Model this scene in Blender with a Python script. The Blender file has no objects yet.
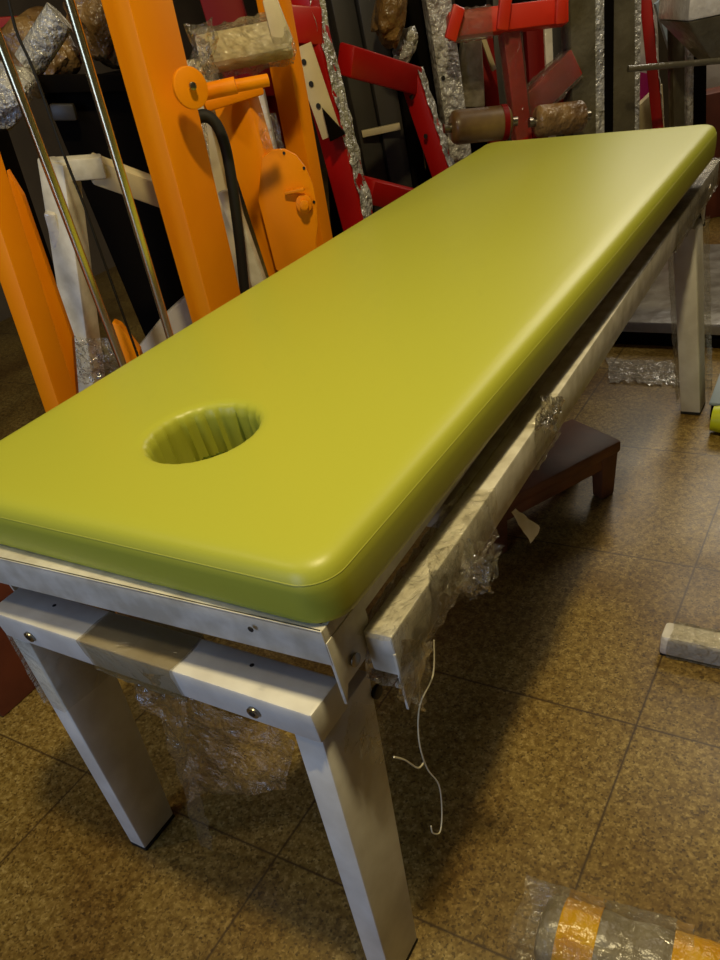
import bpy, bmesh, math, random
from math import sin, cos, pi, radians
from mathutils import Vector, Matrix, noise

# ---------------------------------------------------------------- camera, world, lights, exposure
F, YAW, PIT, ROL = 701.72, 0.6127, 0.8159, -0.2038
CAM = Vector((0.3695, -0.3758, 1.1695)); PPX, PPY = 68.1, 161.5
R = Matrix.Rotation(YAW, 3, 'Z') @ Matrix.Rotation(PIT, 3, 'X') @ Matrix.Rotation(ROL, 3, 'Z')
S = bpy.context.scene
cd = bpy.data.cameras.new('camera'); cam = bpy.data.objects.new('camera', cd); S.collection.objects.link(cam)
cam.matrix_world = Matrix.Translation(CAM) @ R.to_4x4()
cd.sensor_fit = 'VERTICAL'; cd.sensor_height = 32; cd.sensor_width = 24; cd.lens = F * 32 / 960
cd.shift_x = -PPX / 960; cd.shift_y = PPY / 960; cd.clip_start = 0.02
S.camera = cam
vs = S.view_settings; vs.view_transform = 'Standard'; vs.look = 'None'; vs.gamma = 1; vs.use_curve_mapping = False
vs.exposure = 0.0
w = bpy.data.worlds.new('world'); S.world = w; w.use_nodes = True
w.node_tree.nodes['Background'].inputs[0].default_value = (1.0, 0.8, 0.5, 1)
w.node_tree.nodes['Background'].inputs[1].default_value = 0.02

def area(name, loc, target, sx, sy, power, col):
    l = bpy.data.lights.new(name, 'AREA'); l.shape = 'RECTANGLE'; l.size = sx; l.size_y = sy; l.energy = power; l.color = col
    o = bpy.data.objects.new(name, l); S.collection.objects.link(o); o.location = loc
    o.rotation_euler = (Vector(target) - Vector(loc)).to_track_quat('-Z', 'Y').to_euler()
    return o
WARM = (1.0, 0.82, 0.44)
area('ceiling_lamp', (0.22, 0.14, 2.6), (0.2, 0.3, 0), 0.14, 0.14, 33, WARM)
area('ceiling_lamp_far', (-0.4, 4.6, 2.45), (-0.2, 1.0, 0.7), 1.6, 0.8, 32, (1.0, 0.9, 0.72))
area('added_fill_middle', (0.35, 2.6, 2.68), (0.0, 3.4, 0), 0.3, 0.3, 13, (1.0, 0.86, 0.64))  # added fill light, brightens the things stored at the far right
area('added_fill_left', (-1.3, -0.5, 2.65), (-0.9, 1.0, 0.6), 0.2, 0.2, 7, (1.0, 0.82, 0.5))  # added fill light, placed to brighten the front-left faces of the orange posts
area('doorway_daylight', (-0.7, -2.6, 1.5), (-0.3, 0, 0.5), 1.0, 1.6, 27, (0.48, 0.64, 1.0))

# ---------------------------------------------------------------- projection helpers (points of the place)
def ray(x, y): return R @ Vector(((x - 360 - PPX) / F, -(y - 480 - PPY) / F, -1))
def at(x, y, axis, v):
    d = ray(x, y); k = 'xyz'.index(axis); return CAM + d * ((v - CAM[k]) / d[k])
FH = Vector((-sin(YAW), cos(YAW), 0)); RH = Vector((cos(YAW), sin(YAW), 0)); UP = Vector((0, 0, 1))
def P(x, y, D):
    d = ray(x, y); return CAM + d * (D / d.dot(FH))
def hdir(deg):                     # horizontal direction; 0 faces back to the viewer, + turns to its left
    return (Matrix.Rotation(radians(deg), 3, 'Z') @ (-FH)).normalized()

# ---------------------------------------------------------------- materials
def nd(nt, t, **k):
    n = nt.nodes.new(t)
    for a, b in k.items():
        if a in ('operation', 'blend_type', 'feature', 'data_type', 'distance', 'noise_dimensions'): setattr(n, a, b)
    return n
def srgb(c):
    return tuple(((v / 255) / 12.92 if v / 255 <= 0.04045 else ((v / 255 + 0.055) / 1.055) ** 2.4) for v in c) + (1,)
def mat(name, col, rough=0.5, metal=0.0, col2=None, nscale=8, bump=0.0, bscale=60, bdist=0.002, coat=0.0, bstretch=None, spec=0.5, rvar=0):
    m = bpy.data.materials.new(name); m.use_nodes = True; nt = m.node_tree; b = nt.nodes['Principled BSDF']
    b.inputs['Base Color'].default_value = srgb(col); b.inputs['Roughness'].default_value = rough; b.inputs['Metallic'].default_value = metal
    b.inputs['Specular IOR Level'].default_value = spec
    if coat: b.inputs['Coat Weight'].default_value = coat; b.inputs['Coat Roughness'].default_value = 0.12
    tc = nd(nt, 'ShaderNodeTexCoord'); mp = nd(nt, 'ShaderNodeMapping'); nt.links.new(tc.outputs['Object'], mp.inputs[0])
    if bstretch: mp.inputs['Scale'].default_value = bstretch
    if col2:
        n = nd(nt, 'ShaderNodeTexNoise'); n.inputs['Scale'].default_value = nscale; n.inputs['Detail'].default_value = 6
        nt.links.new(tc.outputs['Object'], n.inputs['Vector'])
        r = nd(nt, 'ShaderNodeValToRGB'); r.color_ramp.elements[0].color = srgb(col); r.color_ramp.elements[1].color = srgb(col2)
        r.color_ramp.elements[0].position = 0.35; r.color_ramp.elements[1].position = 0.65
        nt.links.new(n.outputs['Fac'], r.inputs[0]); nt.links.new(r.outputs[0], b.inputs['Base Color'])
    if bump:
        n = nd(nt, 'ShaderNodeTexNoise'); n.inputs['Scale'].default_value = bscale; n.inputs['Detail'].default_value = 3
        nt.links.new(mp.outputs[0], n.inputs['Vector'])
        bp = nd(nt, 'ShaderNodeBump'); bp.inputs['Strength'].default_value = bump; bp.inputs['Distance'].default_value = bdist
        nt.links.new(n.outputs['Fac'], bp.inputs['Height']); nt.links.new(bp.outputs[0], b.inputs['Normal'])
        if coat: nt.links.new(bp.outputs[0], b.inputs['Coat Normal'])
    return m

def film_mat(name, tint, cover, rough=0.09, bscale=30, bump=1.0, bdist=0.01, gloss=0.6):
    # clear plastic: mostly see-through, a thin milky share and mirror-like creases
    m = bpy.data.materials.new(name); m.use_nodes = True; nt = m.node_tree; nt.nodes.clear(); L = nt.links
    out = nd(nt, 'ShaderNodeOutputMaterial'); mx = nd(nt, 'ShaderNodeMixShader'); mx2 = nd(nt, 'ShaderNodeMixShader')
    tr = nd(nt, 'ShaderNodeBsdfTransparent'); df = nd(nt, 'ShaderNodeBsdfDiffuse'); gl = nd(nt, 'ShaderNodeBsdfGlossy')
    tr.inputs[0].default_value = (0.93, 0.92, 0.88, 1); df.inputs[0].default_value = srgb(tint); gl.inputs['Roughness'].default_value = rough
    tc = nd(nt, 'ShaderNodeTexCoord'); n = nd(nt, 'ShaderNodeTexNoise'); n.inputs['Scale'].default_value = bscale; n.inputs['Detail'].default_value = 4
    n.inputs['Distortion'].default_value = 1.2; L.new(tc.outputs['Object'], n.inputs['Vector'])
    bp = nd(nt, 'ShaderNodeBump'); bp.inputs['Strength'].default_value = bump; bp.inputs['Distance'].default_value = bdist
    L.new(n.outputs['Fac'], bp.inputs['Height']); L.new(bp.outputs[0], gl.inputs['Normal'])
    mx.inputs[0].default_value = cover; L.new(tr.outputs[0], mx.inputs[1]); L.new(df.outputs[0], mx.inputs[2])
    fr = nd(nt, 'ShaderNodeFresnel'); fr.inputs[0].default_value = 1.6; L.new(bp.outputs[0], fr.inputs['Normal'])
    r = nd(nt, 'ShaderNodeMath', operation='MULTIPLY'); L.new(fr.outputs[0], r.inputs[0]); r.inputs[1].default_value = gloss; r.use_clamp = True
    L.new(r.outputs[0], mx2.inputs[0]); L.new(mx.outputs[0], mx2.inputs[1]); L.new(gl.outputs[0], mx2.inputs[2]); L.new(mx2.outputs[0], out.inputs[0])
    return m

def floor_mat():
    m = bpy.data.materials.new('terrazzo'); m.use_nodes = True; nt = m.node_tree; b = nt.nodes['Principled BSDF']; L = nt.links
    tc = nd(nt, 'ShaderNodeTexCoord')
    def noi(s, d=4):
        n = nd(nt, 'ShaderNodeTexNoise'); n.inputs['Scale'].default_value = s; n.inputs['Detail'].default_value = d; L.new(tc.outputs['Object'], n.inputs['Vector']); return n
    def ramp(src, stops):
        r = nd(nt, 'ShaderNodeValToRGB'); cr = r.color_ramp
        while len(cr.elements) < len(stops): cr.elements.new(0.5)
        for e, (p, c) in zip(cr.elements, stops): e.position = p; e.color = c
        L.new(src, r.inputs[0]); return r
    chips = nd(nt, 'ShaderNodeTexVoronoi'); chips.inputs['Scale'].default_value = 240; L.new(tc.outputs['Object'], chips.inputs['Vector'])
    sep = nd(nt, 'ShaderNodeSeparateColor'); L.new(chips.outputs['Color'], sep.inputs[0])
    c1 = ramp(sep.outputs[0], [(0.0, srgb((96, 76, 34))), (0.25, srgb((138, 114, 56))), (0.7, srgb((150, 126, 64))), (1.0, srgb((176, 152, 92)))])
    stain = ramp(noi(2.2, 5).outputs['Fac'], [(0.36, srgb((176, 152, 112))), (0.55, (1, 1, 1, 1))])
    mu = nd(nt, 'ShaderNodeMix', data_type='RGBA', blend_type='MULTIPLY'); mu.inputs[0].default_value = 0.75
    L.new(c1.outputs[0], mu.inputs['A']); L.new(stain.outputs[0], mu.inputs['B'])
    fine = ramp(noi(60, 6).outputs['Fac'], [(0.40, srgb((196, 184, 150))), (0.6, (1, 1, 1, 1))])
    mu2 = nd(nt, 'ShaderNodeMix', data_type='RGBA', blend_type='MULTIPLY'); mu2.inputs[0].default_value = 0.8
    L.new(mu.outputs['Result'], mu2.inputs['A']); L.new(fine.outputs[0], mu2.inputs['B'])
    sx = nd(nt, 'ShaderNodeSeparateXYZ'); L.new(tc.outputs['Object'], sx.inputs[0])
    def joint(o, off):
        a = nd(nt, 'ShaderNodeMath', operation='SUBTRACT'); L.new(o, a.inputs[0]); a.inputs[1].default_value = off
        p = nd(nt, 'ShaderNodeMath', operation='PINGPONG'); L.new(a.outputs[0], p.inputs[0]); p.inputs[1].default_value = 0.5375 / 2
        return p
    jx, jy = joint(sx.outputs[0], 0.181), joint(sx.outputs[1], 0.020)
    mn = nd(nt, 'ShaderNodeMath', operation='MINIMUM'); L.new(jx.outputs[0], mn.inputs[0]); L.new(jy.outputs[0], mn.inputs[1])
    jr = ramp(mn.outputs[0], [(0.0, (0, 0, 0, 1)), (0.0016, (0, 0, 0, 1)), (0.003, (1, 1, 1, 1))])
    mx = nd(nt, 'ShaderNodeMix', data_type='RGBA'); L.new(jr.outputs[0], mx.inputs[0]); mx.inputs['A'].default_value = srgb((58, 40, 20)); L.new(mu2.outputs['Result'], mx.inputs['B'])
    L.new(mx.outputs['Result'], b.inputs['Base Color'])
    rr = nd(nt, 'ShaderNodeMapRange'); L.new(noi(5).outputs['Fac'], rr.inputs[0]); rr.inputs['To Min'].default_value = 0.22; rr.inputs['To Max'].default_value = 0.5
    L.new(rr.outputs[0], b.inputs['Roughness'])
    return m

M = {
 'floor': floor_mat(),
 'wall': mat('wall_paint', (96, 84, 66), 0.8, col2=(78, 68, 54), nscale=3),
 'ceiling': mat('ceiling_paint', (150, 140, 118), 0.9),
 'vinyl': mat('green_vinyl', (178, 182, 60), 0.40, bump=0.12, bscale=420, bdist=0.0006, spec=0.45),
 'vinyl_dark': mat('green_vinyl_lining', (128, 146, 42), 0.5, bump=0.3, bscale=40, bdist=0.002),
 'thread': mat('green_thread', (176, 178, 70), 0.5),
 'white': mat('white_powder_coat', (226, 224, 214), 0.42, col2=(206, 202, 190), nscale=14, bump=0.05, bscale=300, bdist=0.0005),
 'white_worn': mat('worn_white_steel', (216, 212, 198), 0.45, col2=(186, 180, 162), nscale=30),
 'cream': mat('cream_white_steel', (214, 200, 160), 0.5, col2=(196, 180, 140), nscale=10),
 'orange': mat('orange_paint', (240, 146, 0), 0.5, spec=0.2, col2=(234, 136, 0), nscale=6, bump=0.06, bscale=160, bdist=0.001),
 'red': mat('red_paint', (174, 12, 6), 0.4, col2=(156, 8, 4), nscale=5),
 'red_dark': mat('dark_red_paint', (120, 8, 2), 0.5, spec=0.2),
 'scarlet': mat('scarlet_paint', (208, 44, 16), 0.4),
 'black': mat('black_steel', (12, 8, 5), 0.8, spec=0.06),
 'darkgrey': mat('dark_grey_steel', (60, 56, 50), 0.45, col2=(54, 52, 48), nscale=8),
 'silver': mat('crinkled_silver_wrap', (206, 206, 204), 0.22, metal=0.2, col2=(160, 158, 152), nscale=30, bump=1.0, bscale=55, bdist=0.02),
 'olive': mat('olive_grey_steel_in_film', (104, 98, 78), 0.3, col2=(84, 78, 60), nscale=10, bump=0.5, bscale=40, bdist=0.01, coat=0.4),
 'chrome': mat('chrome', (226, 214, 170), 0.26, metal=1.0),
 'steel': mat('bolt_steel', (150, 144, 130), 0.3, metal=1.0),
 'socket': mat('bolt_socket', (20, 20, 20), 0.6),
 'rubber': mat('black_rubber', (18, 18, 17), 0.7),
 'wood': mat('dark_brown_wood', (122, 72, 40), 0.5, col2=(88, 48, 26), nscale=9, bump=0.2, bscale=14, bstretch=(1, 8, 8)),
 'redwood': mat('red_brown_board', (110, 52, 30), 0.6, col2=(84, 38, 22), nscale=8),
 'foam': mat('brown_foam', (124, 98, 50), 0.45, col2=(86, 62, 32), nscale=12, bump=0.3, bscale=20, coat=0.3),
 'paper': mat('brown_wrapping', (150, 118, 70), 0.4, col2=(96, 70, 38), nscale=14, bump=1.0, bscale=26, bdist=0.02, coat=0.3),
 'tape': mat('yellow_tape', (206, 158, 36), 0.25, bump=0.8, bscale=60, bdist=0.006, col2=(196, 140, 16), nscale=20),
 'roll': mat('grey_bubble_wrap', (150, 142, 122), 0.3, col2=(118, 108, 86), nscale=30, bump=0.8, bscale=50, bdist=0.006),
 'magenta': mat('magenta_cloth', (176, 20, 110), 0.6),
 'sheet': mat('white_sheet', (206, 200, 192), 0.5, col2=(176, 170, 160), nscale=4, bump=0.6, bscale=12, bdist=0.02),
 'board': mat('grey_plastic_covered_board', (146, 142, 136), 0.3, col2=(110, 104, 96), nscale=12, bump=0.6, bscale=18, bdist=0.01),
 'blue': mat('blue_grey_plate', (140, 156, 170), 0.35),
 'lime': mat('lime_vinyl', (196, 208, 20), 0.4),
 'wrapped_white': mat('white_steel_in_film', (238, 234, 226), 0.25, col2=(216, 210, 198), nscale=20, bump=0.7, bscale=45, bdist=0.006, coat=0.5),
 'film': film_mat('clear_film', (230, 220, 190), 0.05, rough=0.14, gloss=0.5),
 'film_dense': film_mat('creased_clear_film', (240, 228, 192), 0.06, bscale=60, gloss=0.8, rough=0.12),
 'film_floor': film_mat('milky_floor_film', (244, 240, 228), 0.22, bscale=40, gloss=0.9, rough=0.12),
 'film_brown': film_mat('brownish_film', (130, 112, 70), 0.5, bscale=22, rough=0.2),
 'strap': mat('white_plastic_strap', (204, 196, 168), 0.4),
}

# ---------------------------------------------------------------- mesh helpers
def finish(name, bm, m, parent=None, smooth=True, sharp=38):
    bmesh.ops.recalc_face_normals(bm, faces=bm.faces[:])
    if smooth:
        for f in bm.faces: f.smooth = True
        ca = radians(sharp)
        for e in bm.edges:
            if len(e.link_faces) == 2 and e.calc_face_angle(0) > ca: e.smooth = False
    me = bpy.data.meshes.new(name); bm.to_mesh(me); bm.free()
    o = bpy.data.objects.new(name, me); S.collection.objects.link(o); me.materials.append(M[m])
    if parent: o.parent = parent; o.matrix_parent_inverse = Matrix.Translation(-parent.location) if parent.parent is None else Matrix.Identity(4)
    if parent and parent.parent is not None:
        o.matrix_parent_inverse = Matrix.Identity(4)
        o.matrix_basis = Matrix.Identity(4)
    return o
class MB:
    def __init__(s): s.bm = bmesh.new()
    def add(s, b, bev=0, seg=2):
        if bev > 0: bmesh.ops.bevel(b, geom=b.edges[:], offset=bev, segments=seg, affect='EDGES', profile=0.5, clamp_overlap=True)
        me = bpy.data.meshes.new('t'); b.to_mesh(me); b.free(); s.bm.from_mesh(me); bpy.data.meshes.remove(me); return s
    def hexa(s, c, bev=0.0):       # c: 8 corners, 4 lower then 4 upper in order
        b = bmesh.new(); v = [b.verts.new(p) for p in c]
        for f in ((0, 1, 2, 3), (4, 5, 6, 7), (0, 1, 5, 4), (1, 2, 6, 5), (2, 3, 7, 6), (3, 0, 4, 7)): b.faces.new([v[i] for i in f])
        bmesh.ops.recalc_face_normals(b, faces=b.faces[:]); return s.add(b, bev)
    def box(s, x0, x1, y0, y1, z0, z1, bev=0.0):
        return s.hexa([(x0, y0, z0), (x1, y0, z0), (x1, y1, z0), (x0, y1, z0), (x0, y0, z1), (x1, y0, z1), (x1, y1, z1), (x0, y1, z1)], bev)
    def beam(s, A, B, wd, dp, n, bev=0.003, w2=None):   # box beam A to B, face of width wd looking along n
        A, B, n = Vector(A), Vector(B), Vector(n); ax = (B - A).normalized(); u = n.cross(ax).normalized(); v = ax.cross(u).normalized()
        w2 = w2 or wd
        def q(c, W): return [c + u * a * W / 2 + v * b * dp / 2 for a, b in ((-1, -1), (1, -1), (1, 1), (-1, 1))]
        return s.hexa(q(A, wd) + q(B, w2), bev)
    def tube(s, pts, r, seg=12, res=0, cap=True):
        pts = [Vector(p) for p in pts]
        if res and len(pts) > 2:
            o = []
            for i in range(len(pts) - 1):
                p0, p1, p2, p3 = pts[max(i - 1, 0)], pts[i], pts[i + 1], pts[min(i + 2, len(pts) - 1)]
                for k in range(res):
                    t = k / res; o.append(0.5 * ((2 * p1) + (p2 - p0) * t + (2 * p0 - 5 * p1 + 4 * p2 - p3) * t * t + (3 * p1 - p0 - 3 * p2 + p3) * t ** 3))
            pts = o + [pts[-1]]
        b = bmesh.new(); rings = []; prev = None
        for i, p in enumerate(pts):
            t = (pts[min(i + 1, len(pts) - 1)] - pts[max(i - 1, 0)]).normalized()
            if prev is None: prev = t.orthogonal().normalized()
            prev = (prev - t * prev.dot(t)).normalized(); q = t.cross(prev)
            rr = r(i / (len(pts) - 1)) if callable(r) else r
            rings.append([b.verts.new(p + (prev * cos(2 * pi * k / seg) + q * sin(2 * pi * k / seg)) * rr) for k in range(seg)])
        for a, c in zip(rings, rings[1:]):
            for k in range(seg): b.faces.new((a[k], a[(k + 1) % seg], c[(k + 1) % seg], c[k]))
        if cap: b.faces.new(rings[0]); b.faces.new(rings[-1])
        return s.add(b)
    def prism(s, poly, off, bev=0.0):    # polygon of 3D points extruded by off
        b = bmesh.new(); lo = [b.verts.new(p) for p in poly]; hi = [b.verts.new(Vector(p) + Vector(off)) for p in poly]
        b.faces.new(lo); b.faces.new(hi); n = len(poly)
        for i in range(n): b.faces.new((lo[i], lo[(i + 1) % n], hi[(i + 1) % n], hi[i]))
        bmesh.ops.recalc_face_normals(b, faces=b.faces[:]); return s.add(b, bev)
    def cyl(s, c, ax, r, h, seg=20, bev=0.0):
        c, ax = Vector(c), Vector(ax).normalized(); u = ax.orthogonal().normalized(); v = ax.cross(u)
        return s.prism([c + (u * cos(2 * pi * k / seg) + v * sin(2 * pi * k / seg)) * r for k in range(seg)], ax * h, bev)
    def film(s, c00, c10, c11, c01, nu=20, nv=20, amp=0.01, freq=25, seed=0, rag=0.0, sag=None):
        # thin crumpled sheet between four corners
        b = bmesh.new(); g = []; c00, c10, c11, c01 = map(Vector, (c00, c10, c11, c01))
        nrm = (c10 - c00).cross(c01 - c00).normalized()
        for j in range(nv + 1):
            row = []
            for i in range(nu + 1):
                u, v = i / nu, j / nv
                if rag:
                    e = rag * noise.noise(Vector((v * 7, seed, 3.1))); u2 = u * (1 - abs(e)) ; v2 = v * (1 - abs(rag * 1.5 * noise.noise(Vector((u * 6, seed, 9.7)))))
                else: u2, v2 = u, v
                p = (c00 * (1 - u2) + c10 * u2) * (1 - v2) + (c01 * (1 - u2) + c11 * u2) * v2
                q = Vector((p.x * freq + seed * 7.3, p.y * freq, p.z * freq))
                d = noise.noise(q) + 0.6 * abs(noise.noise(q * 2.3)) + 0.3 * noise.noise(q * 5)
                p = p + nrm * d * amp + Vector((noise.noise(q + Vector((5, 5, 5))), noise.noise(q + Vector((9, 1, 5))), noise.noise(q + Vector((2, 7, 1))))) * amp * 0.6
                if sag: p = p + Vector(sag) * (4 * u * (1 - u)) * 1.0
                row.append(b.verts.new(p))
            g.append(row)
        for j in range(nv):
            for i in range(nu): b.faces.new((g[j][i], g[j][i + 1], g[j + 1][i + 1], g[j + 1][i]))
        return s.add(b)
    def sleeve(s, A, B, wd, dp, n, loose=0.006, seed=0, step=0.012, amp=0.006, open_=0.0):
        # film wrapped round a beam
        A, B, n = Vector(A), Vector(B), Vector(n); ax = (B - A); L = ax.length; ax.normalize(); u = n.cross(ax).normalized(); v = ax.cross(u).normalized()
        W, D = wd / 2 + loose, dp / 2 + loose; per = []
        K = 5
        for (x0, y0), (x1, y1) in (((-W, -D), (W, -D)), ((W, -D), (W, D)), ((W, D), (-W, D)), ((-W, D), (-W, -D))):
            for k in range(K): per.append((x0 + (x1 - x0) * k / K, y0 + (y1 - y0) * k / K))
        m = max(2, int(L / step)); b = bmesh.new(); rings = []
        for j in range(m + 1):
            ring = []
            for (x, y) in per:
                p = A + ax * (L * j / m) + u * x + v * y; q = p * 28 + Vector((seed * 3.7, 0, 0))
                d = abs(noise.noise(q)) + 0.6 * abs(noise.noise(q * 2.4)) - 0.25
                o = (u * x + v * y).normalized(); ring.append(b.verts.new(p + o * d * amp + ax * noise.noise(q * 0.7) * (amp * 1.5)))
            rings.append(ring)
        n_ = len(per)
        for a, c in zip(rings, rings[1:]):
            for k in range(n_): b.faces.new((a[k], a[(k + 1) % n_], c[(k + 1) % n_], c[k]))
        return s.add(b)
    def build(s, name, m, parent=None, smooth=True, sharp=38): return finish(name, s.bm, m, parent, smooth, sharp)

def thing(name, label, cat, loc=(0, 0, 0), group=None):
    o = bpy.data.objects.new(name, None); S.collection.objects.link(o); o.location = loc; o.empty_display_size = 0.05
    o['label'] = label; o['category'] = cat
    if group: o['group'] = group
    return o
def tag(o, label, cat, group=None):
    o['label'] = label; o['category'] = cat
    if group: o['group'] = group
    return o
def struct(mb, name, m):
    o = mb.build(name, m); o['kind'] = 'structure'; return o
def ground(A, B):                   # where the line from A down through B meets the floor
    A, B = Vector(A), Vector(B); d = B - A; return A + d * (-A.z / d.z)

# ---------------------------------------------------------------- the room
XL, XR, YF, YB, ZC = -4.2, 3.2, -3.0, 6.2, 2.8
struct(MB().box(XL, XR, YF, YB, -0.1, 0), 'floor', 'floor')
struct(MB().box(XL, XR, YF, YB, ZC, ZC + 0.1), 'ceiling', 'ceiling')
struct(MB().box(XL - 0.1, XL, YF, YB, 0, ZC), 'wall_left', 'wall')
struct(MB().box(XR, XR + 0.1, YF, YB, 0, ZC), 'wall_right', 'wall')
struct(MB().box(XL, XR, YB, YB + 0.1, 0, ZC), 'wall_back', 'wall')
struct(MB().box(XL, XR, YF - 0.1, YF, 0, ZC), 'wall_front', 'wall')

# ---------------------------------------------------------------- the massage table
W_, L_ = 0.647, 1.867
XM = -W_ / 2
T = thing('massage_table', 'long green padded massage table with a face hole on a white steel frame', 'massage table', (XM, L_ / 2, 0))

def rrect(inset, r, n=8):
    pts = []
    x0, x1, y0, y1 = -W_ + inset, -inset, inset, L_ - inset; r = max(r - inset, 0.006)
    for cx, cy, a0 in ((x1 - r, y1 - r, 0), (x0 + r, y1 - r, 90), (x0 + r, y0 + r, 180), (x1 - r, y0 + r, 270)):
        for k in range(n + 1):
            a = radians(a0 + 90 * k / n); pts.append((cx + r * cos(a), cy + r * sin(a)))
    # subdivide straight runs so the sides can be slightly uneven
    out = []
    for i, p in enumerate(pts):
        q = pts[(i + 1) % len(pts)]; d = math.dist(p, q); m = max(1, int(d / 0.05))
        for k in range(m): out.append((p[0] + (q[0] - p[0]) * k / m, p[1] + (q[1] - p[1]) * k / m))
    return out
HC = (-0.325, 0.212); HR = 0.077
ZB = 0.7175
def cushion():
    b = bmesh.new(); R0 = 0.040
    base = rrect(0, R0); n = len(base)
    cen = [(min(max(x, -W_ + 0.1), -0.1), min(max(y, 0.1), L_ - 0.1)) for x, y in base]
    def ring(inset, z):
        r = []
        for (x, y), (cx, cy) in zip(base, cen):
            d = Vector((cx - x, cy - y)); l = d.length; d = d / l if l else d
            dx = inset * (1 if abs(d.x) > 0.05 else 0) * (1 if d.x > 0 else -1); dy = inset * (1 if abs(d.y) > 0.05 else 0) * (1 if d.y > 0 else -1)
            # corner: shrink radially
            if abs(d.x) > 0.05 and abs(d.y) > 0.05: dx, dy = d.x * inset, d.y * inset
            r.append(b.verts.new((x + dx, y + dy, z)))
        return r
    prof = [(0.02, ZB), (0.003, ZB), (-0.001, ZB + 0.003), (-0.0015, ZB + 0.010), (-0.0025, ZB + 0.024), (-0.0025, ZB + 0.040), (-0.0015, ZB + 0.0485), (-0.0005, ZB + 0.0515),
            (0.0012, ZB + 0.0555), (0.0045, ZB + 0.061), (0.0095, ZB + 0.0655), (0.017, ZB + 0.0685), (0.028, ZB + 0.070), (0.05, ZB + 0.070)]
    rings = [ring(*p) for p in prof]
    for a, c in zip(rings, rings[1:]):
        for k in range(n): b.faces.new((a[k], a[(k + 1) % n], c[(k + 1) % n], c[k]))
    b.faces.new(rings[0][::-1]) if False else None
    # hole, rolled edge; goes down through the cushion
    NH = 96; hp = [(HR + 0.03, 0.070), (HR + 0.014, 0.070), (HR + 0.006, 0.0695), (HR + 0.001, 0.0675), (HR - 0.003, 0.062), (HR - 0.004, 0.05), (HR - 0.003, 0.03), (HR - 0.003, 0.0)]
    hr = []
    for i, (r, z) in enumerate(hp):
        amp = 0 if i < 3 else [0, 0, 0, 0.0004, 0.0012, 0.002, 0.0024, 0.0024][i]
        hr.append([b.verts.new((HC[0] + (r + amp * (sin(23 * a) + 0.7 * sin(41 * a + 1))) * cos(a), HC[1] + (r + amp * (sin(23 * a) + 0.7 * sin(41 * a + 1))) * sin(a), ZB + z)) for a in [2 * pi * k / NH for k in range(NH)]])
    for a, c in zip(hr, hr[1:]):
        for k in range(NH): b.faces.new((a[k], a[(k + 1) % NH], c[(k + 1) % NH], c[k]))
    edges = [b.edges.get((rings[-1][k], rings[-1][(k + 1) % n])) for k in range(n)] + [b.edges.get((hr[0][k], hr[0][(k + 1) % NH])) for k in range(NH)]
    bmesh.ops.triangle_fill(b, use_beauty=True, use_dissolve=False, edges=edges, normal=(0, 0, 1))
    edges = [b.edges.get((rings[0][k], rings[0][(k + 1) % n])) for k in range(n)] + [b.edges.get((hr[-1][k], hr[-1][(k + 1) % NH])) for k in range(NH)]
    bmesh.ops.triangle_fill(b, use_beauty=True, use_dissolve=False, edges=edges, normal=(0, 0, -1))
    return b
cbm = cushion()
def taper(x, y): return x - (0.009 * min(1, max(0, (y - 0.9) / 0.95)) if x > -0.12 else 0)
for v_ in cbm.verts: v_.co.x = taper(v_.co.x, v_.co.y)
cu = finish('cushion', cbm, 'vinyl', T, sharp=50); cu['label'] = 'lime green vinyl cushion with round face hole'
def kid(mb, name, m, par, label=None, **k):         # a sub-part; its parent sits at the origin of its own thing
    o = mb.build(name, m, None, **k); o.parent = par; o.matrix_parent_inverse = (Matrix.Translation(par.parent.location) if par.parent else Matrix.Translation(par.location)).inverted() if False else Matrix.Identity(4)
    if label: o['label'] = label
    return o
seam = [(taper(x, y), y, ZB + 0.0512) for x, y in rrect(-0.0002, 0.040)]
kid(MB().tube(seam + [seam[0]], 0.0008, seg=6, cap=False), 'seam', 'thread', cu, 'fine pale stitched seam round the cushion')
# gathered lining of the hole below the cushion
b = bmesh.new(); NH = 120; rr = []
for i in range(4):
    z = ZB + 0.002 - 0.016 * i
    rr.append([b.verts.new((HC[0] + (HR - 0.004 + 0.003 * sin(29 * a + 0.4)) * cos(a), HC[1] + (HR - 0.004 + 0.003 * sin(29 * a + 0.4)) * sin(a), z)) for a in [2 * pi * k / NH for k in range(NH)]])
for a, c in zip(rr, rr[1:]):
    for k in range(NH): b.faces.new((a[k], a[(k + 1) % NH], c[(k + 1) % NH], c[k]))
l_ = finish('face_hole_lining', b, 'vinyl_dark', None); l_.parent = cu

def skew(o, deg=1.5):               # the loose frame sits a little askew under the cushion
    o.data.transform(Matrix.Rotation(radians(deg), 4, 'Z')); return o
# upper angle-steel frame under the cushion
def mx(x): return -W_ - x
fr = MB()
XO = -0.016
for (y, s) in ((-0.004, 1), (L_ + 0.004, -1)):
    fr.box(mx(XO), XO, min(y, y + s * 0.004), max(y, y + s * 0.004), 0.668, 0.7168, 0.0012)
    fr.box(mx(XO) + 0.001, XO - 0.001, min(y, y + s * 0.035), max(y, y + s * 0.035), 0.7130, 0.7168, 0.001)
for x, s in ((XO, -1), (mx(XO), 1)):
    fr.box(min(x, x + s * 0.004), max(x, x + s * 0.004), -0.0035, L_ + 0.0035, 0.680, 0.7166, 0.0012)
for y in (0.55, 1.0, 1.45): fr.box(mx(XO) + 0.004, XO - 0.004, y, y + 0.04, 0.69, 0.715, 0.002)
uf = skew(fr.build('upper_frame', 'white_worn', T), 2.0)
hp0 = at(251, 629, 'y', -0.0125)
h = MB().cyl(hp0, (0, -1, 0), 0.0035, 0.0012, 12).build('slot', 'socket', None); h.parent = uf
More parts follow.
